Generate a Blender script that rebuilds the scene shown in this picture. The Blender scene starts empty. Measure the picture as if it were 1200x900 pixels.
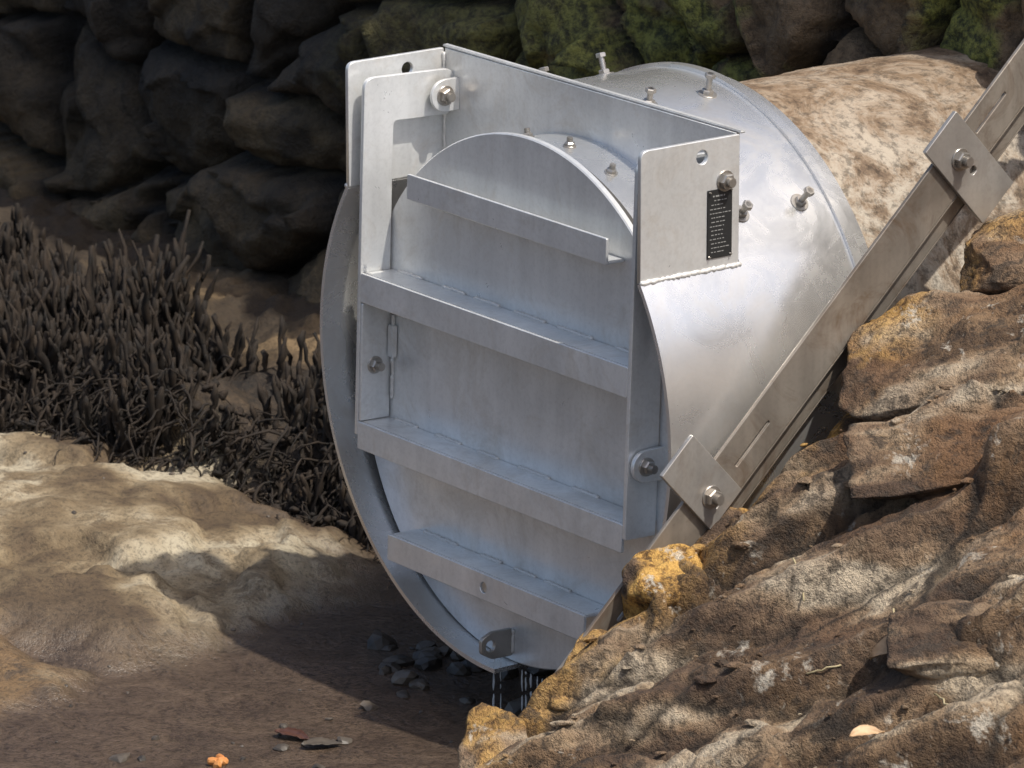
import bpy, bmesh, math, random
import numpy as np
from mathutils import Vector, Matrix
random.seed(4); rng=np.random.default_rng(4)
scene=bpy.context.scene

# ---------------------------------------------------------------- noise
def _h(ix,iy,iz,seed):
    n=(ix.astype(np.int64)*374761393+iy.astype(np.int64)*668265263+iz.astype(np.int64)*1274126177+seed*362437)&0xffffffff
    n=((n^(n>>13))*1274126177)&0xffffffff
    n=((n^(n>>16))*2246822519)&0xffffffff
    n=n^(n>>15)
    return (n&0xffffff)/float(0xffffff)
def vnoise(p,seed=0):
    i=np.floor(p).astype(np.int64); f=p-i; u=f*f*(3-2*f)
    r=0
    for a in (0,1):
        for b in (0,1):
            for c in (0,1):
                w=(u[...,0] if a else 1-u[...,0])*(u[...,1] if b else 1-u[...,1])*(u[...,2] if c else 1-u[...,2])
                r=r+w*_h(i[...,0]+a,i[...,1]+b,i[...,2]+c,seed)
    return r*2-1
def fbm(p,o=4,seed=0,g=.5):
    s=0;a=1;t=0
    for k in range(o):
        s=s+a*vnoise(p*(2.03**k)+k*7.3,seed+k); t+=a; a*=g
    return s/t
def P3(x,y,z): return np.stack([x+0*y+0*z,y+0*x+0*z,z+0*x+0*y],-1)
def voro(u,v,seed,jit=.85):
    iu=np.floor(u).astype(np.int64); iv=np.floor(v).astype(np.int64)
    F1=np.full(u.shape,9.);F2=np.full(u.shape,9.);cid=np.zeros(u.shape);du=np.zeros(u.shape);dv=np.zeros(u.shape)
    for a in (-1,0,1):
        for b in (-1,0,1):
            cu=iu+a;cv=iv+b;z=cu*0
            px=cu+.5+(_h(cu,cv,z,seed)-.5)*jit; py=cv+.5+(_h(cu,cv,z+1,seed)-.5)*jit
            d=np.hypot(u-px,v-py); r=_h(cu,cv,z+2,seed)
            m=d<F1
            F2=np.where(m,F1,np.minimum(F2,d)); F1=np.where(m,d,F1)
            cid=np.where(m,r,cid); du=np.where(m,u-px,du); dv=np.where(m,v-py,dv)
    return F1,F2,cid,du,dv
def ss(a,b,x):
    t=np.clip((x-a)/(b-a),0,1); return t*t*(3-2*t)

# ---------------------------------------------------------------- materials
def newmat(name):
    m=bpy.data.materials.new(name); m.use_nodes=True
    nt=m.node_tree; b=nt.nodes['Principled BSDF']; return m,nt,b
def N(nt,t,**k):
    n=nt.nodes.new(t)
    for a,v in k.items():
        if a in ('operation','blend_type','data_type','attribute_name','noise_dimensions','feature'): setattr(n,a,v)
        else: n.inputs[a].default_value=v
    return n
def coords(nt,scale=(1,1,1)):
    tc=N(nt,'ShaderNodeTexCoord'); mp=N(nt,'ShaderNodeMapping'); mp.inputs['Scale'].default_value=scale
    nt.links.new(tc.outputs['Object'],mp.inputs['Vector']); return mp.outputs[0]
def noise(nt,vec,scale,detail=4,rough=.6,dist=0):
    n=N(nt,'ShaderNodeTexNoise'); n.inputs['Scale'].default_value=scale; n.inputs['Detail'].default_value=detail
    n.inputs['Roughness'].default_value=rough; n.inputs['Distortion'].default_value=dist
    nt.links.new(vec,n.inputs['Vector']); return n.outputs['Fac']
def ramp(nt,fac,stops):
    r=N(nt,'ShaderNodeValToRGB'); e=r.color_ramp.elements
    while len(e)<len(stops): e.new(.5)
    for el,(p,c) in zip(e,stops):
        el.position=p; el.color=(c[0],c[1],c[2],1) if hasattr(c,'__len__') else (c,c,c,1)
    nt.links.new(fac,r.inputs[0]); return r.outputs[0]
def mix(nt,fac,a,b,bt='MIX'):
    m=nt.nodes.new('ShaderNodeMix'); m.data_type='RGBA'; m.blend_type=bt
    for s,v in ((0,fac),(6,a),(7,b)):
        if isinstance(v,(int,float)): m.inputs[s].default_value=v
        elif isinstance(v,tuple): m.inputs[s].default_value=(*v,1)
        else: nt.links.new(v,m.inputs[s])
    return m.outputs[2]
def bump(nt,b,h,strength,dist=.01,prev=None):
    bn=N(nt,'ShaderNodeBump'); bn.inputs['Strength'].default_value=strength; bn.inputs['Distance'].default_value=dist
    nt.links.new(h,bn.inputs['Height'])
    if prev is not None: nt.links.new(prev,bn.inputs['Normal'])
    nt.links.new(bn.outputs[0],b.inputs['Normal']); return bn.outputs[0]
def attr(nt,name):
    a=N(nt,'ShaderNodeAttribute'); a.attribute_name=name; return a.outputs['Fac']
def mrange(nt,src,a,b_,c=0,d=1):
    mr=N(nt,'ShaderNodeMapRange'); nt.links.new(src,mr.inputs[0])
    for i,v in ((1,a),(2,b_),(3,c),(4,d)): mr.inputs[i].default_value=v
    return mr.outputs[0]
def mul(nt,a,b_):
    m=N(nt,'ShaderNodeMath',operation='MULTIPLY')
    for i,v in ((0,a),(1,b_)):
        if isinstance(v,(int,float)): m.inputs[i].default_value=v
        else: nt.links.new(v,m.inputs[i])
    return m.outputs[0]

def metal_mat(name,c0,c1,stain,stain_amt,rough,metallic,streak=.88,bs=.06,spk=.93):
    m,nt,b=newmat(name); v=coords(nt)
    n1=noise(nt,v,2.6,2,.65,.6); col=ramp(nt,n1,[(.35,c0),(.65,c1)])
    n2=noise(nt,v,5.0,5,.74,1.0); st=ramp(nt,n2,[(.50,0.0),(.72,stain_amt)])
    col=mix(nt,st,col,stain)
    vs=coords(nt,(26,26,2.2)); n5=noise(nt,vs,1.0,2,.6,.3); s5=ramp(nt,n5,[(.35,streak),(.65,1.0)]); col=mix(nt,.8,col,s5,'MULTIPLY')
    n4=noise(nt,v,85,1,.8); sp=ramp(nt,n4,[(.30,spk),(.55,1.0)]); col=mix(nt,1.0,col,sp,'MULTIPLY')
    nt.links.new(col,b.inputs['Base Color'])
    nt.links.new(ramp(nt,n2,[(.3,rough-.06),(.7,rough+.12)]),b.inputs['Roughness'])
    b.inputs['Metallic'].default_value=metallic
    if bs: hh=noise(nt,v,3.5,1,.5); bump(nt,b,hh,bs*4,.01)
    return m
M_metal=metal_mat('plate_aluminium',(.70,.71,.705),(.85,.86,.855),(.52,.46,.38),.45,.32,.50,.90)
M_sleeve=metal_mat('sleeve_aluminium',(.72,.715,.70),(.82,.815,.80),(.54,.46,.36),.28,.25,.82,.95,.05,.97)
M_beam=metal_mat('weathered_stainless',(.20,.175,.148),(.36,.32,.27),(.13,.078,.043),.9,.38,.4,.8)
M_clamp=metal_mat('clamp_stainless',(.36,.34,.315),(.48,.46,.43),(.24,.18,.12),.45,.34,.55)
M_bolt=metal_mat('bolt_steel',(.36,.34,.31),(.50,.47,.43),(.20,.14,.08),.5,.3,.75,.9,0)
def flat(name,c,r,met=0):
    m,nt,b=newmat(name); b.inputs['Base Color'].default_value=(*c,1); b.inputs['Roughness'].default_value=r; b.inputs['Metallic'].default_value=met; return m
M_weld=flat('weld_bead',(.66,.65,.62),.42,.3); M_rub=flat('black_rubber',(.05,.048,.045),.7); M_lab=flat('label_black',(.022,.023,.024),.4); M_txt=flat('label_text',(.26,.26,.25),.4)

# concrete
m,nt,b=newmat('old_concrete'); v=coords(nt)
n=noise(nt,v,4.5,6,.78,.8); c=ramp(nt,n,[(.38,(.105,.064,.036)),(.48,(.21,.145,.09)),(.62,(.34,.275,.205))])
sx=N(nt,'ShaderNodeSeparateXYZ'); nt.links.new(v,sx.inputs[0])
c=mix(nt,mul(nt,mrange(nt,sx.outputs['X'],.1,.55),ramp(nt,n,[(.44,.1),(.56,.65)])),c,(.45,.42,.36))
n2=noise(nt,v,38,3,.8); c=mix(nt,.95,c,ramp(nt,n2,[(.36,.45),(.52,1.03)]),'MULTIPLY')
nt.links.new(c,b.inputs['Base Color']); b.inputs['Roughness'].default_value=.85
bump(nt,b,n2,.5,.01); M_conc=m

# wall stone, base colours darkened to stand in for tree shade
m,nt,b=newmat('tree_shade_wall_stone'); v=coords(nt)
cell=attr(nt,'cell'); crev=attr(nt,'crev')
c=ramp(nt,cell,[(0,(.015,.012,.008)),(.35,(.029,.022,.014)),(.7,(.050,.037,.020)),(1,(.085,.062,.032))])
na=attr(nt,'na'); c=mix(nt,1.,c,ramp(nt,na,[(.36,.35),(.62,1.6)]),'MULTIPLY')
gr=noise(nt,v,30,4,.8)
sx=N(nt,'ShaderNodeSeparateXYZ'); nt.links.new(v,sx.inputs[0])
mx=mul(nt,mrange(nt,sx.outputs['X'],-2.7,-1.3),mrange(nt,sx.outputs['Z'],-.15,.25))
low=mrange(nt,sx.outputs['Z'],-.1,-.5,0,.65)  # lower courses painted lighter ochre in place of sunlit dapples
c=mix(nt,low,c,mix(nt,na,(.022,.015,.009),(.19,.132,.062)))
c=mix(nt,mul(nt,mx,.75),c,mix(nt,gr,(.08,.048,.025),(.26,.185,.105)))
mossc=ramp(nt,gr,[(.38,(.03,.04,.008)),(.60,(.19,.20,.04))])
c=mix(nt,mul(nt,mx,ramp(nt,attr(nt,'nb'),[(.40,0.),(.53,.92)])),c,mossc)
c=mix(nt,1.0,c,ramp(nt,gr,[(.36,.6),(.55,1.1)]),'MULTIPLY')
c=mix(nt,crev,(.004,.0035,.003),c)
nt.links.new(c,b.inputs['Base Color']); b.inputs['Roughness'].default_value=.75
bump(nt,b,gr,.9,.018); M_wall=m

# bank rock
def rock_mat(name,yel):
    m,nt,b=newmat(name); v=coords(nt)
    n=attr(nt,'na'); c=ramp(nt,n,[(.30,(.075,.045,.027)),(.44,(.165,.105,.062)),(.56,(.28,.20,.125)),(.72,(.46,.38,.275))])
    c=mix(nt,ramp(nt,attr(nt,'nb'),[(.47,0.),(.60,.8)]),c,(.165,.085,.038))
    sx=N(nt,'ShaderNodeSeparateXYZ'); nt.links.new(v,sx.inputs[0])
    n7=noise(nt,v,26,5,.82)
    yy=mul(nt,mrange(nt,sx.outputs['X'],.95,.83,yel*.08,yel),ramp(nt,attr(nt,'nc'),[(.45,0.),(.56,1.)]))
    c=mix(nt,yy,c,ramp(nt,n7,[(.38,(.30,.15,.035)),(.6,(.62,.37,.10))]))
    c=mix(nt,.92,c,ramp(nt,n7,[(.38,.32),(.50,1.06)]),'MULTIPLY')
    n8=noise(nt,v,10,4,.8,.3); c=mix(nt,ramp(nt,n8,[(.54,0.),(.62,.75)]),c,(.05,.037,.026))
    c=mix(nt,mul(nt,ramp(nt,n8,[(.34,.75),(.42,0.)]),ramp(nt,attr(nt,'nc'),[(.45,0.),(.6,1.)])),c,(.58,.53,.44))
    c=mix(nt,mul(nt,attr(nt,'crev'),.93),c,(.016,.011,.007))
    nt.links.new(c,b.inputs['Base Color']); b.inputs['Roughness'].default_value=.85
    bump(nt,b,n7,1.0,.03)
    return m
M_rock=rock_mat('sandstone_rock',.6); M_yrock=rock_mat('ochre_rock',1.3)
def rock_attrs(p,crev=None):
    x,y,z=p[...,0],p[...,1],p[...,2]
    a=.67*x+.74*y; c_=.74*x-.67*y
    d={'na':.5+.72*fbm(P3(a*2.0,c_*10,z*8),5,301,.6),'nb':.5+.55*fbm(p*2.8,4,311,.55),'nc':.5+.6*fbm(p*5.5,4,321,.6)}
    d['crev']=crev if crev is not None else 0*x
    return d

# ground
m,nt,b=newmat('mud_and_sand'); v=coords(nt)
slab=attr(nt,'slab'); plat=attr(nt,'plat'); sx=N(nt,'ShaderNodeSeparateXYZ'); nt.links.new(v,sx.inputs[0])
n=attr(nt,'na'); dry=ramp(nt,n,[(.34,(.075,.05,.028)),(.45,(.15,.108,.060)),(.54,(.25,.195,.12)),(.68,(.39,.34,.245))])
nn=noise(nt,v,7,5,.8,.6)
dry=mix(nt,mul(nt,mul(nt,attr(nt,'orange'),.8),ramp(nt,nn,[(.42,0.),(.56,1.)])),dry,(.25,.145,.055))
dry=mix(nt,ramp(nt,nn,[(.50,0.),(.60,.7)]),dry,(.11,.075,.04))
wet=ramp(nt,nn,[(.35,(.050,.035,.026)),(.65,(.105,.075,.053))])
c=mix(nt,slab,wet,dry)
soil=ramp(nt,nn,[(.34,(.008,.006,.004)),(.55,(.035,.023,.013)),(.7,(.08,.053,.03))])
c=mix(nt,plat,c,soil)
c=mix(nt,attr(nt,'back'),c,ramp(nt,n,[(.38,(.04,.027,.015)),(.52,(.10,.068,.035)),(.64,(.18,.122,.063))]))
g9=noise(nt,v,65,3,.85); c=mix(nt,.9,c,ramp(nt,g9,[(.36,.5),(.52,1.05)]),'MULTIPLY')
c=mix(nt,mrange(nt,sx.outputs['Z'],.4,1.2),c,ramp(nt,nn,[(.3,(.04,.06,.02)),(.7,(.10,.12,.04))]))
nt.links.new(c,b.inputs['Base Color'])
dryr=mix(nt,attr(nt,'plat'),slab,(1.,1.,1.)); rr=mix(nt,dryr,(.24,.24,.24),(.8,.8,.8)); nt.links.new(rr,b.inputs['Roughness'])
bump(nt,b,mix(nt,.4,nn,g9),.8,.018); M_ground=m

def simple(name,c0,c1,sc,rough=.8):
    m,nt,b=newmat(name); v=coords(nt); n=noise(nt,v,sc,3,.7); c=ramp(nt,n,[(.3,c0),(.7,c1)])
    nt.links.new(c,b.inputs['Base Color']); b.inputs['Roughness'].default_value=rough
    return m
M_root=simple('mangrove_root_bark',(.003,.0024,.0018),(.028,.017,.009),20,.85)
M_peb=simple('wet_pebble',(.02,.018,.016),(.11,.09,.07),8,.5)
M_leaf=simple('dry_leaf',(.26,.15,.07),(.56,.38,.22),20,.6)
M_rleaf=simple('red_leaf',(.04,.018,.014),(.10,.045,.03),20,.4)
M_grass=simple('dry_grass',(.25,.2,.1),(.5,.42,.25),20,.7)
M_orange=simple('orange_debris',(.45,.16,.04),(.6,.3,.1),20,.6)
M_water=flat('water',(.85,.9,.92),.08)
M_water.node_tree.nodes['Principled BSDF'].inputs['Alpha'].default_value=.5

# ---------------------------------------------------------------- mesh helpers
def link(ob,parent=None):
    scene.collection.objects.link(ob)
    if parent is not None: ob.parent=parent
    return ob
def mk(name,verts,faces,mat,parent=None,smooth=False,M=None,split=None,attrs=None):
    me=bpy.data.meshes.new(name)
    if M is not None: verts=[tuple(M@Vector(v)) for v in verts]
    me.from_pydata(verts if isinstance(verts,list) else verts.tolist(),[],faces); me.update()
    if smooth: me.polygons.foreach_set('use_smooth',[True]*len(me.polygons))
    me.materials.append(mat)
    if attrs:
        for k,a in attrs.items():
            at=me.attributes.new(k,'FLOAT','POINT'); at.data.foreach_set('value',np.asarray(a,dtype=np.float32).ravel())
    ob=bpy.data.objects.new(name,me); link(ob,parent)
    if split: 
        es=ob.modifiers.new('es','EDGE_SPLIT'); es.split_angle=math.radians(split)
    return ob
def grid(name,P,mat,attrs=None,flip=False,parent=None):
    a,b_,_=P.shape; idx=np.arange(a*b_).reshape(a,b_)
    q=np.stack([idx[:-1,:-1],idx[1:,:-1],idx[1:,1:],idx[:-1,1:]],-1).reshape(-1,4)
    if flip: q=q[:,::-1]
    return mk(name,P.reshape(-1,3),q.tolist(),mat,parent,True,attrs=attrs)
def rpoly(pts,r=0.0,n=5):
    out=[];L=len(pts)
    for i,p in enumerate(pts):
        ri=r[i] if hasattr(r,'__len__') else r
        if ri<=0: out.append(tuple(p)); continue
        p=Vector(p);a=Vector(pts[i-1]);c=Vector(pts[(i+1)%L])
        da=(a-p).normalized();dc=(c-p).normalized(); A=p+da*ri; C=p+dc*ri
        for k in range(n+1):
            t=k/n; q=A*(1-t)**2+p*2*t*(1-t)+C*t*t; out.append((q.x,q.y))
    return out
def circ(cx,cy,r,n=40): return [(cx+r*math.cos(2*math.pi*k/n),cy+r*math.sin(2*math.pi*k/n)) for k in range(n)]
YZ=Matrix(((0,0,1,0),(1,0,0,0),(0,1,0,0),(0,0,0,1)))
XZ=Matrix(((1,0,0,0),(0,0,-1,0),(0,1,0,0),(0,0,0,1)))
def plate(name,outline,holes,th,frame,off,mat,parent,M=None,bev=.0015):
    cu=bpy.data.curves.new(name+'_c','CURVE'); cu.dimensions='2D'; cu.fill_mode='BOTH'
    cu.extrude=th/2-bev; cu.bevel_depth=bev; cu.bevel_resolution=1; cu.offset=-bev
    for o in [outline]+holes:
        sp=cu.splines.new('POLY'); sp.points.add(len(o)-1); sp.use_cyclic_u=True
        for i,q in enumerate(o): sp.points[i].co=(q[0],q[1],0,1)
    tmp=bpy.data.objects.new('tmp',cu)
    me=bpy.data.meshes.new_from_object(tmp)
    bpy.data.objects.remove(tmp)
    T=frame@Matrix.Translation((0,0,off)); 
    if M is not None: T=M@T
    me.transform(T); me.materials.clear(); me.materials.append(mat); me.name=name
    ob=bpy.data.objects.new(name,me); return link(ob,parent)
def box(name,x0,x1,y0,y1,z0,z1,mat,parent,M=None,bev=.002):
    bm=bmesh.new(); bmesh.ops.create_cube(bm,size=1)
    for v in bm.verts: v.co=Vector(((x0+x1)/2+v.co.x*(x1-x0),(y0+y1)/2+v.co.y*(y1-y0),(z0+z1)/2+v.co.z*(z1-z0)))
    bmesh.ops.bevel(bm,geom=bm.edges[:],offset=bev,segments=2,affect='EDGES')
    if M is not None: bmesh.ops.transform(bm,matrix=M,verts=bm.verts)
    me=bpy.data.meshes.new(name); bm.to_mesh(me); bm.free(); me.materials.append(mat)
    return link(bpy.data.objects.new(name,me),parent)
def tube_data(path,rad,ns=8,V=None,F=None,cap=True):
    V=[] if V is None else V; F=[] if F is None else F; base=len(V); n=len(path)
    path=[Vector(p) for p in path]; up=Vector((.13,.31,.94))
    cs=[(math.cos(2*math.pi*k/ns),math.sin(2*math.pi*k/ns)) for k in range(ns)]
    for i,p in enumerate(path):
        t=(path[min(i+1,n-1)]-path[max(i-1,0)]).normalized(); a=t.cross(up)
        if a.length<.05: a=t.cross(Vector((1,0,0)))
        a.normalize(); b_=t.cross(a); ri=rad[i]
        for c_,s_ in cs: V.append(tuple(p+(a*c_+b_*s_)*ri))
    for i in range(n-1):
        for k in range(ns):
            F.append((base+i*ns+k,base+i*ns+(k+1)%ns,base+(i+1)*ns+(k+1)%ns,base+(i+1)*ns+k))
    if cap: F.append(tuple(base+k for k in range(ns))[::-1]); F.append(tuple(base+(n-1)*ns+k for k in range(ns)))
    return V,F
def weld(name,p0,p1,r,parent,M=None):
    p0=Vector(p0);p1=Vector(p1);L=(p1-p0).length;n=max(6,int(L/.006))
    path=[p0.lerp(p1,i/n)+Vector((random.uniform(-1,1),random.uniform(-1,1),random.uniform(-1,1)))*r*.25 for i in range(n+1)]
    rad=[r*(.75+.35*abs(math.sin(i*1.3))+random.uniform(-.15,.25)) for i in range(n+1)]
    V,F=tube_data(path,rad,7); return mk(name,V,F,M_weld,parent,True,M)
def bolt(name,p,ax,parent,r=.011,length=.03,washer=True,M=None,mat=None,stud=0):
    ax=Vector(ax).normalized(); a=ax.orthogonal().normalized(); b_=ax.cross(a); V=[];F=[]; p=Vector(p)
    rot=random.random()*1.0
    def cyl(h0,h1,rr,n,ch=0):
        base=len(V); rings=[(h0,rr),(h1-ch,rr),(h1,rr-ch)] if ch else [(h0,rr),(h1,rr)]
        for h,q in rings:
            for k in range(n):
                an=2*math.pi*k/n+rot; V.append(tuple(p+ax*h+(a*math.cos(an)+b_*math.sin(an))*q))
        for j in range(len(rings)-1):
            for k in range(n): F.append((base+j*n+k,base+j*n+(k+1)%n,base+(j+1)*n+(k+1)%n,base+(j+1)*n+k))
        F.append(tuple(base+(len(rings)-1)*n+k for k in range(n))); F.append(tuple(base+k for k in range(n))[::-1])
    h=0
    if washer: cyl(-.002,.003,r*2.0,24,.001); h=.003
    if stud:
        cyl(-.004,stud,r*.62,14); cyl(h,h+r*.9,r*1.25,6,.002); cyl(stud-r*.9,stud,r*1.15,6,.002)
    else:
        cyl(h,h+r*1.1,r*1.55,6,.003); 
        hh=h+r*1.1
        for k in range(6):
            cyl(hh,hh+.0022,r*.95,14); cyl(hh+.0022,hh+.0038,r*.82,14); hh+=.0038
            if hh>length: break
    return mk(name,V,F,mat or M_bolt,parent,True,M,split=35)
def disc(name,cz,R,y0,y1,mat,parent,M=None,n=160,ch=.003,cx=0):
    V=[];F=[]; prof=[(y1,R),(y0+ch,R),(y0,R-ch)]
    for y,r in prof:
        for k in range(n):
            an=2*math.pi*k/n; V.append((cx+r*math.sin(an),y,cz+r*math.cos(an)))
    for j in range(2):
        for k in range(n): F.append((j*n+k,(j+1)*n+k,(j+1)*n+(k+1)%n,j*n+(k+1)%n))
    F.append(tuple(2*n+k for k in range(n))); F.append(tuple(range(n))[::-1])
    return mk(name,V,F,mat,parent,True,M,split=30)
def ring(name,cz,Ro,Ri,y0,y1,mat,parent,M=None,n=160):
    V=[];F=[]; prof=[(y0,Ri),(y0,Ro),(y1,Ro),(y1,Ri)]
    for y,r in prof:
        for k in range(n):
            an=2*math.pi*k/n; V.append((r*math.sin(an),y,cz+r*math.cos(an)))
    for j in range(4):
        for k in range(n): F.append((j*n+k,((j+1)%4)*n+k,((j+1)%4)*n+(k+1)%n,j*n+(k+1)%n))
    return mk(name,V,F,mat,parent,True,M,split=30)
def empty(name):
    e=bpy.data.objects.new(name,None); scene.collection.objects.link(e); return e

# ================================================================ TIDE GATE
G=empty('tide_flap_gate')
R=.69; XW=.57; YB=.29
nth=180; ys=[0,.03,.06,.09,.12,.16,.2,.25,YB,.34,.4,.46,.52,.58,.615]
V=[];F=[]
for y in ys:
    for k in range(nth):
        an=2*math.pi*k/nth; V.append((R*math.sin(an),y,R*math.cos(an)))
for j in range(len(ys)-1):
    for k in range(nth):
        deg=(k+.5)*2; ym=(ys[j]+ys[j+1])/2
        if ym<YB and (deg<56 or deg>304): continue
        if ym<.12 and 156<deg<179: continue
        F.append((j*nth+k,(j+1)*nth+k,(j+1)*nth+(k+1)%nth,j*nth+(k+1)%nth))
sl=mk('sleeve_shell',V,F,M_sleeve,G,True)
so=sl.modifiers.new('s','SOLIDIFY'); so.thickness=.011; so.offset=-1
bm=bmesh.new(); bm.from_mesh(sl.data); bmesh.ops.recalc_face_normals(bm,faces=bm.faces[:])
bm.faces.ensure_lookup_table(); f0=bm.faces[0]; c0=f0.calc_center_median(); 
if f0.normal.dot(Vector((c0.x,0,c0.z)))<0: bmesh.ops.reverse_faces(bm,faces=bm.faces[:])
loose=[v for v in bm.verts if not v.link_faces]; bmesh.ops.delete(bm,geom=loose,context='VERTS')
bm.to_mesh(sl.data); bm.free()
es=sl.modifiers.new('es','EDGE_SPLIT'); es.split_angle=math.radians(40)
ring('sleeve_end_band',0,R+.008,R-.012,.603,.628,M_sleeve,G)
ring('clamp_collar',0,R-.013,.635,.60,.672,M_sleeve,G)
ring('sealant',0,.637,.60,.66,.682,M_rub,G)
ww=math.sqrt(R*R-XW*XW)
for s,nm in ((-1,'west'),(1,'east')):
    o=rpoly([(0,ww-.004),(YB-.006,ww-.004),(YB-.006,.69),(0,.69)],[0,0,.004,.022])
    plate('hinge_wing_'+nm,o,[circ(.175,.652,.0165,24)],.012,YZ,s*(XW-.003),M_metal,G)
    weld('wing_weld_'+nm,(s*(XW+.002),0.0,ww-.003),(s*(XW+.002),YB,ww-.003),.006,G)
arc=[(math.sin(math.radians(a))*(R-.013),math.cos(math.radians(a))*(R-.013)) for a in range(60,301,4)]
o=[(-XW+.012,.69),(XW-.012,.69),(XW-.012,ww)]+arc+[(-XW+.012,ww)]
zc=-.045; RD=.638
plate('back_plate',o[::-1],[circ(0,zc,.605,120)],.012,XZ,-YB,M_metal,G)
box('back_plate_top_return',-XW+.0,XW+.003,YB-.004,YB+.012,.691,.697,M_metal,G)
weld('backplate_weld',(XW-.012,YB-.008,.42),(XW-.012,YB-.008,.68),.005,G)
weld('backplate_weld_b',(-XW+.012,YB-.008,.40),(-XW+.012,YB-.008,.68),.005,G)
ring('seat_tube',zc,.618,.606,.150,YB-.005,M_sleeve,G)
ring('seat_gasket',zc,.624,.600,.141,.151,M_rub,G)
for a in range(-75,260,15):
    an=math.radians(a+4); rr=.618
    bolt('seat_stud',(rr*math.sin(an),.205,zc+rr*math.cos(an)),(math.sin(an),0,math.cos(an)),G,r=.008,length=.02)
for yy in (.35,.525):
    for a in range(-152,200,33):
        an=math.radians(a+0.0); a_=(math.sin(an),0,math.cos(an))
        bolt('clamp_bolt',((R)*a_[0],yy,R*a_[2]),a_,G,r=.0115,stud=.054 if yy>.4 else .042)
PY,PZ=.242,.588
for s,nm in ((-1,'west'),(1,'east')):
    th=[math.radians(a) for a in range(90,271,15)]
    o=[(YB-.006,PZ-.04),(YB-.006,PZ+.04)]+[(PY+.0+.04*math.cos(t),PZ+.04*math.sin(t)) for t in th]
    plate('hinge_lug_'+nm,o,[],.010,YZ,s*(.503),M_metal,G)
    bolt('pivot_nut_'+nm,(-.498 if s<0 else XW+.003,PY,PZ),(1,0,0),G,r=.0125,length=.026,mat=M_bolt)
V,F=tube_data([(XW,PY,PZ),(.49,PY,PZ)],[.012,.012],16); mk('pivot_pin',V,F,M_bolt,G,True,split=40)
V,F=tube_data([(-XW,PY,PZ),(-.49,PY,PZ)],[.012,.012],16); mk('pivot_pin_b',V,F,M_bolt,G,True,split=40)
lx=XW+.003
box('rating_label',lx,lx+.0025,.190,.262,.412,.572,M_lab,G,bev=.0008)
for i in range(14):
    z=.557-i*.0100; y=.197+(.008 if i<2 else 0)+random.choice([0,0,.004])
    end=.255-random.uniform(0,.022)
    while y<end:
        w=random.uniform(.003,.011); h=.0018 if i else .003
        box('label_word',lx+.0026,lx+.0030,y,min(y+w,end+.002),z-h*.6,z+h*.6,M_txt,G,bev=.0001); y+=w+random.uniform(.0018,.004)
for yy,z in ((.196,.567),(.257,.567),(.196,.417),(.257,.417)): bolt('label_rivet',(lx+.0025,yy,z),(1,0,0),G,r=.002,length=.003,washer=False)

TAU=math.radians(2.0)
def mkT(t_): return Matrix.Translation((0,PY,PZ))@Matrix.Rotation(t_,4,'X')@Matrix.Translation((0,-PY,-PZ))
T=mkT(-TAU)
if (T@Vector((0,PY,PZ-1))).y>PY: T=mkT(TAU)
disc('flap_disc',zc,RD,.112,.128,M_metal,G,T)
disc('flap_backing',zc,RD-.014,.128,.139,M_sleeve,G,T)
for s,nm in ((-1,'west'),(1,'east')):
    zb=-.235
    o=rpoly([(.02,zb),(.108,zb),(.108,.535),(.285,.535),(.285,.648),(.02,.648)],[.004,.004,.012,.03,.03,.03])
    plate('swing_arm_'+nm,o,[],.012,YZ,s*.529,M_metal,G,T)
def angle_rib(nm,x0,x1,yf,z0,z1,leg,hole=None):
    o=rpoly([(x0,z0),(x1,z0),(x1,z1),(x0,z1)],.004)
    plate(nm+'_face',o,[circ(hole[0],hole[1],.013,24)] if hole else [],.008,XZ,-(yf+.004),M_metal,G,T)
    zz=z1-.004 if leg>0 else z0+.004
    box(nm+'_leg',x0+.002,x1-.002,yf+.0085,.1115,zz-.004,zz+.004,M_metal,G,T)
    zw=zz+.005
    x=x0+.03
    while x<x1-.12:
        L=random.uniform(.08,.14); weld(nm+'_weld',(x,.109,zw),(min(x+L,x1-.01),.109,zw),.0045,G,T); x+=L+random.uniform(.02,.10)
angle_rib('rib_1',-.39,.385,.055,.375,.437,-1)
angle_rib('rib_2',-.522,.522,.020,.098,.170,1)
angle_rib('rib_3',-.522,.522,.020,-.268,-.200,1)
angle_rib('rib_4',-.39,.39,.022,-.517,-.452,1,hole=(0,-.486))
for s in (-1,1):
    o=rpoly([(.022,-.198),(.108,-.198),(.108,.095),(.022,.095)],.004)
    if s<0: plate('side_gusset',o,[],.008,YZ,s*.518,M_metal,G,T)
    bolt('gusset_bolt',(s*.514 if s<0 else .552,.062,-.062),(1,0,0),G,r=.011,length=.028,M=T)
    weld('gusset_weld',(s*.505,.108,-.15),(s*.505,.108,.06),.005,G,T)
box('disc_tab_west',-.512,-.490,.096,.110,-.045,.035,M_metal,G,T)
o=[(.115,-.10),(.115,-.02)]+[(.062+.038*math.cos(t),-.062+.038*math.sin(t)) for t in [math.radians(a) for a in range(90,271,15)]]
plate('east_lug',o,[],.012,YZ,.545,M_metal,G,T)
o=rpoly([(.112,-.668),(.112,-.60),(.05,-.600),(.018,-.615),(.018,-.650),(.05,-.668)],.008)
plate('lifting_lug',o,[circ(.045,-.634,.014,24)],.012,YZ,.0,M_clamp,G,T)
weld('lug_weld',(.008,.11,-.66),(.008,.11,-.60),.005,G,T)

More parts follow.
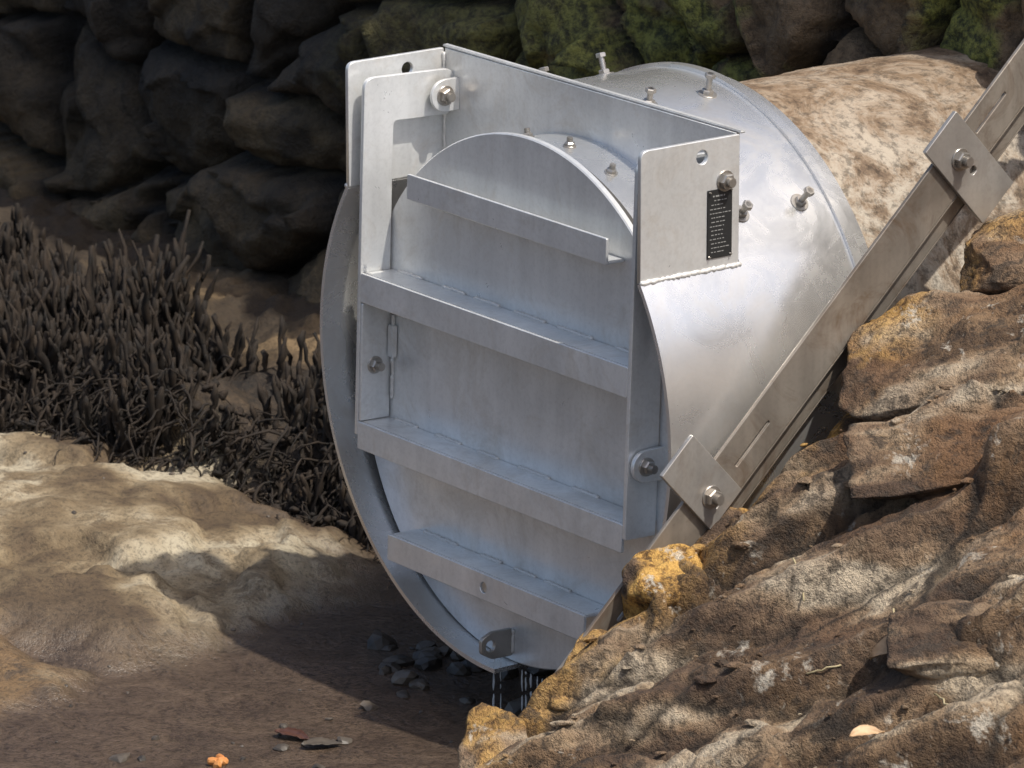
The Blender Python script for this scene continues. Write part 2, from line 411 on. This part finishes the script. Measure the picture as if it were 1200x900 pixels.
V=[];F=[]
for (x,y,z0,z1,w) in ((-.02,.03,-.665,-.80,.0026),(-.012,.045,-.66,-.76,.0014),(.04,.07,-.69,-.80,.0022),(.055,.07,-.69,-.82,.0022),(.075,.07,-.69,-.80,.0028),(.1,.07,-.69,-.81,.0018),(.12,.07,-.69,-.80,.0024),(.14,.07,-.69,-.79,.002)):
    z=z0
    while z>z1:
        L=random.uniform(.008,.06); n=6
        tube_data([(x+random.uniform(-.0012,.0012),y,z-L*i/n) for i in range(n+1)],[w*(.25+.9*math.sin(math.pi*(i+.5)/(n+1))) for i in range(n+1)],6,V,F); z-=L+random.uniform(0,.012)
mk('dripping_water',V,F,M_water,None,True)

# ================================================================ PIPE
nth=200; yy=np.linspace(.3,1.9,110); th=np.linspace(0,2*np.pi,nth)
Y,TH=np.meshgrid(yy,th,indexing='ij')
rad=.62+.008*fbm(P3(np.sin(TH)*6,Y*8,np.cos(TH)*6),5,3)+.003*fbm(P3(np.sin(TH)*25,Y*35,np.cos(TH)*25),3,9)
grid('concrete_pipe',np.stack([rad*np.sin(TH),Y,rad*np.cos(TH)],-1),M_conc,flip=True)

# ================================================================ BEAM
B=empty('steel_beam')
t=Vector((.731,.682)); nv=Vector((-.682,.731)); p0=Vector((.076,0))
BF=Matrix(((0,0,1,0),(t.x,nv.x,0,p0.x),(t.y,nv.y,0,p0.y),(0,0,0,1)))
def slot(s0,s1,w,h): return rpoly([(s0,w-h),(s1,w-h),(s1,w+h),(s0,w+h)],h*.9)
plate('beam_web',rpoly([(-.80,-.110),(1.62,-.110),(1.62,0),(-.80,0)],.003),[slot(.03,.16,-.060,.004),slot(1.0,1.12,-.045,.004),slot(-.42,-.3,-.05,.004)],.010,BF,.745,M_beam,B)
plate('beam_flange',rpoly([(-.80,-.165),(1.62,-.165),(1.62,-.117),(-.80,-.117)],.002),[],.008,BF,.720,M_beam,B)
def obox(nm,s0,s1,w0,w1,x0,x1,mat):
    box(nm,s0,s1,w0,w1,x0,x1,mat,B,BF)
obox('beam_return',-.80,1.62,-.116,-.1105,.716,.750,M_beam)
obox('beam_lip',-.80,1.62,-.171,-.1655,.700,.724,M_beam)
plate('clamp_plate_lower',rpoly([(-.12,-.105),(0,-.105),(0,.105),(-.12,.105)],.004),[slot(-.078,-.044,-.07,.008)],.012,BF,.7565,M_clamp,B)
plate('clamp_plate_upper',rpoly([(.865,-.215),(.99,-.215),(.99,.05),(.865,.05)],.004),[slot(.92,.94,-.095,.009)],.012,BF,.7565,M_clamp,B)
def bp(s,w,x): 
    q=p0+t*s+nv*w; return (x,q.x,q.y)
bolt('clamp_bolt_a',bp(-.066,-.045,.763),(1,0,0),B,r=.0135,length=.03)
bolt('clamp_bolt_b',bp(.922,-.045,.763),(1,0,0),B,r=.0135,length=.03)
for s in (.45,1.3): obox('standoff',s,s+.05,-.14,-.118,.60,.714,M_beam)

# ================================================================ WALL
xs=np.concatenate([-6-np.geomspace(.05,60,40)[::-1],np.arange(-6,-4.6,.04),np.arange(-4.6,1.25,.014)])
zs=np.arange(-1.0,1.66,.014)
X,Z=np.meshgrid(xs,zs,indexing='ij')
wx=.10*fbm(P3(X*2.2,Z*2.2,0*X),4,21); wz=.10*fbm(P3(X*2.2,Z*2.2,0*X+9),4,22)
u=(X+wx)/.44+.37; vv=(Z+wz)/.31+.2
F1,F2,cid,du,dv=voro(u,vv,5,.95)
e=F2-F1
h=.10*ss(0,.13,e)+.045*ss(0,.5,e)+(cid-.5)*.10
G1,G2,fc,fu,fv=voro(u*1.7+3+.2*wx*10,vv*1.7,11,.95)
h+=fu*(np.mod(fc*17,1)-.5)*.17+fv*(np.mod(fc*31,1)-.5)*.17+(fc-.5)*.04
h+=du*(np.mod(cid*17,1)-.5)*.10+dv*(np.mod(cid*37,1)-.5)*.10
h+=.035*fbm(P3(X*4,Z*4,0*X),5,31)+.022*fbm(P3(X*14,Z*14,0*X),4,37)
Yw=1.53+.08*Z-h
crev=ss(.0,.11,e+.03*fbm(P3(X*12,Z*12,0*X),2,12))
Pw=np.stack([X,Yw,Z],-1)
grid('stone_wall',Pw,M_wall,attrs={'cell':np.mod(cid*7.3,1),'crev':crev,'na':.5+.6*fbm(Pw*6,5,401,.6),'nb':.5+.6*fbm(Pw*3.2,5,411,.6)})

# ================================================================ GROUND
def gmask(x,y):
    q=P3(x*1.0,y*1.0,0*x)
    line=.32+(x+2.7)*.225+.10*fbm(q*3.1,4,51)
    rx=ss(-1.1,-1.35,x+.1*fbm(q*4,3,77))
    plat=ss(0,.10,y-line)*rx
    back=ss(.52,.72,y-line-.22*ss(-2.4,-3.2,x)+.14*fbm(q*3,3,52))*rx
    d=((x+1.85)/1.0)**2+((y+.12)/.76)**2+.6*fbm(q*2.3,5,61)
    slab=ss(1.25,.6,d)
    d2=((x+1.2)/.50)**2+((y+.95)/.45)**2+.9*fbm(q*3.6,5,64); s2=ss(1.25,.5,d2); slab=np.maximum(slab,s2*.8)
    return plat,slab,d,back,s2
def gz(x,y):
    q=P3(x,y,0*x); plat,slab,d,back,_=gmask(x,y)
    z=-.835+.10*slab*np.clip(1.35-d*.5,0,1.3)+.03*fbm(q*2.5,4,55)*(.3+slab)+.024*fbm(q*9,5,57)*(.15+slab)
    f=fbm(q*3.3,4,63); z=z-.045*ss(.05,.22,f)*slab
    z=z+plat*(.17+.06*fbm(q*5,4,58)+.03*fbm(q*20,3,59)+.1*ss(.4,1.4,y))
    far=np.hypot(x,y); z=np.where(far>20,-.9,z)
    top=np.where(x<.9,1.58*ss(1.6,1.7,y)-.85*(1-ss(1.6,1.7,y)),np.clip(-.30+.70*y,-.85,1.56))
    hill=np.where((y>1.6)|((x>.9)&(top>-.84)),1,0)
    z=np.where(hill>0,np.maximum(top,z*(x>.9)+top*(x<=.9))+ .02*np.clip(y-6,0,40),z)
    return z
xg=np.concatenate([-5.2-np.geomspace(.03,400,40)[::-1],np.arange(-5.2,.8,.016),.8+np.geomspace(.02,400,60)])
yg=np.concatenate([-2.0-np.geomspace(.03,400,40)[::-1],np.arange(-2.0,1.6,.016),1.6+np.geomspace(.01,400,50)])
X,Y=np.meshgrid(xg,yg,indexing='ij'); pl,slb,_,bk,s2=gmask(X,Y); GZ=gz(X,Y); q=P3(X,Y,0*X)
grid('ground',np.stack([X,Y,GZ],-1),M_ground,attrs={'slab':slb,'plat':pl,'back':bk,'orange':s2,'na':.5+.75*fbm(q*2.6,6,421,.6)})
def zat(x,y): return float(GZ[min(np.searchsorted(xg,x),len(xg)-1),min(np.searchsorted(yg,y),len(yg)-1)])

# ================================================================ ROCK BANK
def bank(x,y):
    q=P3(x,y,0*x)
    base=-.20+.70*y-.05*ss(1.15,.8,x)-.06*ss(.5,1.0,y)*ss(1.4,.9,x)+.04*ss(-.1,-.5,y)*ss(1.2,.85,x)-.065*ss(.0,.25,y)*ss(1.15,.85,x)
    a=.67*x+.74*y; c_=.74*x-.67*y
    wa=a+.10*fbm(q*1.7,4,81); wc=c_+.06*fbm(q*2.2,4,82)+.010*fbm(q*9,3,80)
    k=wc/.24+.8*vnoise(P3(a*.55,c_*.8,0*x),83); kf=np.floor(k).astype(np.int64); fr=k-kf; z0=kf*0
    lid=vnoise(P3(a*1.1,kf*3.7,kf*1.3),84)*.5+.5
    saw=np.where(fr<.76,fr/.76,(1-fr)/.24)
    z=base+(.035+.085*lid)*saw
    F1,F2,cid,du,dv=voro(wa/.62,wc/.22,85,.95)
    ed=F2-F1; fe=ss(0,.14,ed)
    z=z+((cid-.35)*.085+.03)*fe+(du*(np.mod(cid*13,1)-.5)*.15+dv*(np.mod(cid*29,1)-.5)*.12)*fe
    k2=wc/.065+1.5*vnoise(P3(a*2,c_*3,0*x),90); f2=k2-np.floor(k2); z=z+.017*np.where(f2<.65,f2/.65,(1-f2)/.35)*ss(-.3,.12,fbm(q*2.6,3,91))
    H1,H2,hc,hu,hv=voro(wa/.22,wc/.09,95,.95); m_=ss(-.15,.15,fbm(q*3,3,96)); fh=ss(0,.18,H2-H1); z=z+((hc-.3)*.032+hu*(np.mod(hc*19,1)-.5)*.06)*m_*fh
    z=z+.045*fbm(q*1.8,3,86)+.026*fbm(q*5.5,4,87)+.014*fbm(q*20,4,88,.6)
    z=z-.022*ss(.2,.34,fbm(q*8,4,89))
    crev=1-ss(.0,.06,ed)
    crev=np.maximum(crev,ss(.93,1.0,fr)*.8); crev=np.maximum(crev,(1-ss(0,.09,H2-H1))*m_*.8)
    return z,crev
xb=np.concatenate([np.arange(.74,2.7,.0085),2.7+np.geomspace(.01,7,40)])
yb=np.concatenate([-1.1-np.geomspace(.01,1.5,20)[::-1],np.arange(-1.1,1.5,.0085),1.5+np.geomspace(.01,2.4,40)])
X,Y=np.meshgrid(xb,yb,indexing='ij'); Zb,cv=bank(X,Y)
Zb=np.minimum(Zb,1.62+.03*fbm(P3(X*3,Y*3,0*X),3,5)); Zb=np.maximum(Zb,-.95); BZ=Zb.copy()
edge=ss(.74,.86,X+.07*fbm(P3(X*0,Y*5,0*X),4,99))
jx=.018*fbm(P3(X*9,Y*9,Zb*14),4,501)*edge; jy=.022*fbm(P3(X*9+5,Y*9,Zb*14),4,511)
Pm=np.stack([X-.02*(1-edge)+jx,Y+jy,Zb-.12*(1-edge)**2],-1)
skirt=Pm[:1].copy(); skirt[...,2]=-1.0; skirt[...,0]-=.01
Pm=np.concatenate([skirt,Pm],0); cv=np.concatenate([cv[:1],cv],0)
grid('rock_bank',Pm,M_rock,attrs=rock_attrs(Pm,cv))
def bz(x,y): return float(BZ[min(np.searchsorted(xb,x),len(xb)-1),min(np.searchsorted(yb,y),len(yb)-1)])

ICO={}
def ico(sub):
    if sub not in ICO:
        bm=bmesh.new(); bmesh.ops.create_icosphere(bm,subdivisions=sub,radius=1)
        v=np.array([w.co[:] for w in bm.verts]); ICO[sub]=(v/np.linalg.norm(v,axis=1,keepdims=True),[tuple(w.index for w in f.verts) for f in bm.faces]); bm.free()
    return ICO[sub]
def make_rock(name,loc,dim,rot,seed,mat,npl=16,sub=5,amp=.05):
    v,F=ico(sub)
    r_=np.random.default_rng(seed)
    nn=r_.normal(size=(npl,3)); nn/=np.linalg.norm(nn,axis=1,keepdims=True)
    nn=np.concatenate([nn,[[0,0,1],[0,0,-1],[1,0,0],[-1,0,0],[0,1,0],[0,-1,0]]]); dd=np.concatenate([r_.uniform(.82,1.12,npl),[.8,.8,.9,.9,.9,.9]])
    dots=v@nn.T; rr=np.where(dots>.05,dd/np.maximum(dots,.05),9).min(axis=1); rr=np.minimum(rr,1.35)
    p=v*rr[:,None]
    D=np.array(dim); pw=p*D
    p=pw+v*D.mean()*(amp*1.8*fbm(pw*7+seed,4,seed)[:,None]+amp*.6*fbm(pw*34+seed,3,seed+5)[:,None])
    g=vnoise(P3(pw[:,2]*45+seed,pw[:,0]*3,pw[:,1]*3),seed+9); p[:,:2]+=v[:,:2]*(g*amp*D.mean()*1.3)[:,None]
    E=Matrix.Rotation(rot[2],3,'Z')@Matrix.Rotation(rot[1],3,'Y')@Matrix.Rotation(rot[0],3,'X')
    p=p@np.array(E).T+np.array(loc)
    return mk(name,p,F,mat,None,True,attrs=rock_attrs(p))
r35=math.radians
make_rock('sandstone_slab',(1.06,.62,.235),(.36,.20,.075),(r35(30),r35(-14),r35(35)),3,M_rock,18,6,.09)
make_rock('sandstone_slab',(1.00,.92,.41),(.30,.16,.075),(r35(30),r35(-12),r35(30)),8,M_rock,14,6,.09)
make_rock('sandstone_slab',(1.38,.44,.13),(.42,.13,.04),(r35(33),r35(-12),r35(45)),12,M_rock,14,6,.10)
make_rock('sandstone_slab',(1.75,.02,-.13),(.24,.11,.04),(r35(28),r35(-10),r35(40)),19,M_rock,14,6,.10)
make_rock('ochre_rock',(.80,-.10,-.26),(.09,.10,.09),(.3,.2,.4),21,M_yrock,10,5,.16)
make_rock('ochre_rock',(.81,.08,-.19),(.09,.10,.04),(r35(35),0,.3),24,M_yrock,12,5,.14)
make_rock('ochre_rock',(.83,.24,-.12),(.07,.11,.04),(r35(35),0,.2),27,M_yrock,12,5,.14)
make_rock('ochre_rock',(.84,.40,-.01),(.07,.10,.035),(r35(35),0,.2),28,M_yrock,12,5,.14)
make_rock('ochre_rock',(.82,-.30,-.43),(.08,.12,.06),(r35(35),0,.5),33,M_rock,12,5,.14)
make_rock('sandstone_slab',(.80,-.56,-.60),(.10,.14,.09),(r35(35),0,.5),36,M_rock,12,5,.12)
make_rock('shore_boulder',(.54,-.66,-.92),(.22,.18,.11),(0.1,0,.5),41,M_rock,12,5,.10)

V=[];F=[]
v2,F2_=ico(2)
def lump(V,F,c,s,seed,rot=0):
    base=len(V); r_=np.random.default_rng(seed)
    nn=r_.normal(size=(9,3)); nn/=np.linalg.norm(nn,axis=1,keepdims=True); dots=v2@nn.T
    rr=np.where(dots>.1,r_.uniform(.6,1,9)/np.maximum(dots,.1),9).min(axis=1); rr=np.minimum(rr,1.2)
    p=v2*rr[:,None]*np.array(s)
    ca,sa=math.cos(rot),math.sin(rot); p=np.stack([p[:,0]*ca-p[:,1]*sa,p[:,0]*sa+p[:,1]*ca,p[:,2]],-1)+np.array(c)
    V.extend(map(tuple,p.tolist())); F.extend([tuple(base+i for i in f) for f in F2_])
for k in range(300):
    x=.78+abs(random.gauss(0,.7)); y=random.uniform(-.9,1.2); s=random.choice([.003,.004,.006,.008,.014])
    if x>2.5: continue
    lump(V,F,(x,y,bz(x,y)+s*.1),(s*random.uniform(1,2),s,s*random.uniform(.4,.8)),k+900,.8+random.gauss(0,.4))
mk('rock_rubble',V,F,M_rock,None,False,attrs=rock_attrs(np.array(V)))

# ================================================================ MANGROVE ROOTS
V=[];F=[]
NP=14500
pts=np.stack([rng.uniform(-4.8,-1.15,NP),rng.uniform(.2,1.45,NP)],-1)
dens=fbm(P3(pts[:,0]*3.2,pts[:,1]*3.2,0*pts[:,0]),3,71)
ln=.30+(pts[:,0]+2.7)*.225+.06*fbm(P3(pts[:,0]*3,pts[:,1]*0,0*pts[:,0]),3,72)
for i_ in range(NP):
    x,y=map(float,pts[i_]); dd=y-ln[i_]; wdt=.50+.40*max(0,min(1,(-2.3-x)/.9))
    if dd<.0 or dd>wdt: continue
    if random.random()>.64+dens[i_]*1.2: continue
    z=zat(x,y)
    H=random.uniform(.05,.17)*(1.0 if random.random()<.85 else 1.35)*(1+.6*dens[i_]); r=random.uniform(.005,.011); lx_,ly=random.gauss(0,.22),random.gauss(0,.22)
    n=6; path=[];rad=[]
    for i in range(n+1):
        tt=i/n; path.append((x+lx_*H*tt+random.gauss(0,.004),y+ly*H*tt+random.gauss(0,.004),z-.02+(H+.02)*tt)); rad.append(r*(1.1-.3*tt)*random.uniform(.5,1.6))
    rad[-1]*=.6
    tube_data(path,rad,5,V,F)
for k in range(2200):
    x=random.uniform(-4.0,-1.15); y=.30+(x+2.7)*.225+random.uniform(-.10,.20)
    z=zat(x,y+.06); a=random.uniform(0,6.28); L=random.uniform(.04,.22); r=random.uniform(.0016,.005)
    path=[];rad=[];n=7; cur=Vector((x,y,z+random.uniform(-.07,.04))); d_=Vector((math.cos(a)*.8-.1,math.sin(a)*.6-.4,random.uniform(-.6,.7))).normalized()
    for i in range(n+1):
        path.append(cur.copy()); rad.append(r*(1.1-.6*i/n)*random.uniform(.7,1.35)); d_=(d_+Vector((random.gauss(0,.38),random.gauss(0,.38),random.gauss(0,.3)-.25))).normalized(); cur=cur+d_*L/n
    tube_data(path,rad,5,V,F)
for k in range(600):
    x=random.uniform(-4.2,-1.15); y=.30+(x+2.7)*.225+random.uniform(-.07,.2); s=random.uniform(.006,.016)
    lump(V,F,(x,y,zat(x,y)+random.uniform(-.01,.03)),(s*1.3,s,s*.9),k+4000,k)
mk('mangrove_roots',V,F,M_root,None,True)

# ================================================================ PEBBLES / DEBRIS
V=[];F=[]
for k in range(130):
    if k<30: x=random.gauss(-.42,.13); y=random.gauss(.20,.13); s=random.uniform(.015,.04)
    elif k<50: x=random.gauss(-.1,.3); y=random.gauss(-.5,.25); s=random.uniform(.008,.022)
    else: x=random.uniform(-2.8,.4); y=random.uniform(-1.4,.7); s=random.uniform(.003,.008)
    lump(V,F,(x,y,zat(x,y)+s*.1),(s*random.uniform(.8,1.4),s,s*random.uniform(.5,.8)),k,k)
mk('pebbles',V,F,M_peb,None,False)
V=[];F=[]
for k in range(5): lump(V,F,(-.16+random.uniform(-.03,.03),-.66+random.uniform(-.03,.03),zat(-.16,-.66)+.01),(.014,.010,.010),k+70,k)
mk('orange_shell_debris',V,F,M_orange)

def leaf(name,c,L,W,yaw,curl,mat,tilt=(0,0)):
    V=[];F=[];n=14;mw=4
    for i in range(n+1):
        t_=i/n; w=W*max(0,math.sin(math.pi*t_**.8))**.9
        for j in range(mw+1):
            s_=j/mw*2-1; V.append((L*(t_-.5),s_*w+.12*L*math.sin(t_*2.5),curl*(s_*s_)*.9+curl*math.sin(t_*5)*.5+random.gauss(0,.0012)))
    for i in range(n):
        for j in range(mw): a=i*(mw+1)+j; F.append((a,a+1,a+mw+2,a+mw+1))
    M=Matrix.Translation(c)@Matrix.Rotation(yaw,4,'Z')@Matrix.Rotation(tilt[0],4,'X')@Matrix.Rotation(tilt[1],4,'Y')
    o=mk(name,V,F,mat,None,True,M); s=o.modifiers.new('s','SOLIDIFY'); s.thickness=.0012; return o
leaf('dry_leaf',(1.56,-.06,bz(1.56,-.06)+.035),.15,.028,.9,.012,M_leaf,(.45,-.45))
leaf('dry_leaf',(1.92,.02,bz(1.92,.02)+.02),.07,.014,.4,.008,M_leaf,(.5,-.2))
leaf('dry_leaf',(1.75,-.32,bz(1.75,-.32)+.02),.08,.015,1.2,.008,M_leaf,(.5,0))
for (x,y,ya,mt) in ((-.22,-.42,.3,M_rleaf),(-.12,-.40,1.0,M_peb)):
    leaf('fallen_leaf',(x,y,zat(x,y)+.008),.10,.024,ya,.006,mt)
V=[];F=[]
for k in range(14):
    x=random.uniform(1.9,2.05); y=random.uniform(.05,.2); z=bz(x,y); a=random.uniform(0,6.28); L=random.uniform(.10,.24)
    path=[(x+math.cos(a)*L*.7*(i/8)**1.5,y+math.sin(a)*L*.7*(i/8)**1.5,z+L*(i/8)-.35*L*(i/8)**2.5) for i in range(9)]
    tube_data(path,[.0022*(1-.8*i/8) for i in range(9)],4,V,F)
mk('dry_grass_tuft',V,F,M_grass,None,True)
V=[];F=[]
for k in range(8):
    x=random.uniform(1.2,2.1); y=random.uniform(-.35,.3); a=random.uniform(0,6.28); L=random.uniform(.05,.13)
    ex,ey=x+math.cos(a)*L,y+math.sin(a)*L; za,zb_=bz(x,y)+.012,bz(ex,ey)+.012
    path=[(x+(ex-x)*i/6,y+(ey-y)*i/6+random.gauss(0,.003),za+(zb_-za)*i/6+random.gauss(0,.002)) for i in range(7)]
    tube_data(path,[.0022]*7,5,V,F)
mk('twigs',V,F,M_grass,None,True)

# ================================================================ LIGHT / WORLD / CAMERA
s=Vector((.47,.12,.86)).normalized(); el=math.asin(s.z); rot=math.atan2(s.x,s.y)
w=bpy.data.worlds.new('World'); scene.world=w; w.use_nodes=True; nt=w.node_tree
sky=nt.nodes.new('ShaderNodeTexSky'); sky.sky_type='NISHITA'; sky.sun_disc=False; sky.sun_elevation=el; sky.sun_rotation=rot
sky.dust_density=4.0; sky.air_density=1.0; sky.ozone_density=1.0
nt.links.new(sky.outputs[0],nt.nodes['Background'].inputs[0]); nt.nodes['Background'].inputs[1].default_value=.15
L=bpy.data.lights.new('sun','SUN'); L.energy=4.5; L.angle=math.radians(.8); L.color=(1,.94,.85)
lo=bpy.data.objects.new('sun',L); scene.collection.objects.link(lo); lo.rotation_euler=s.to_track_quat('Z','Y').to_euler()
a=math.radians(-53.2); e=math.radians(16)
d=Vector((math.sin(a)*math.cos(e),math.cos(a)*math.cos(e),-math.sin(e))); r=Vector((math.cos(a),-math.sin(a),0)); up=r.cross(d)
pos=r*.056+up*.02-d*12.6
cam=bpy.data.cameras.new('camera'); cam.lens=189; cam.sensor_width=36; cam.clip_start=.1; cam.clip_end=2000
cam.dof.use_dof=True; cam.dof.focus_distance=12.4; cam.dof.aperture_fstop=9
co=bpy.data.objects.new('camera',cam); scene.collection.objects.link(co)
co.matrix_world=Matrix(((r.x,up.x,-d.x,pos.x),(r.y,up.y,-d.y,pos.y),(r.z,up.z,-d.z,pos.z),(0,0,0,1)))
scene.camera=co
scene.view_settings.view_transform='Standard'; scene.view_settings.look='None'; scene.view_settings.exposure=0
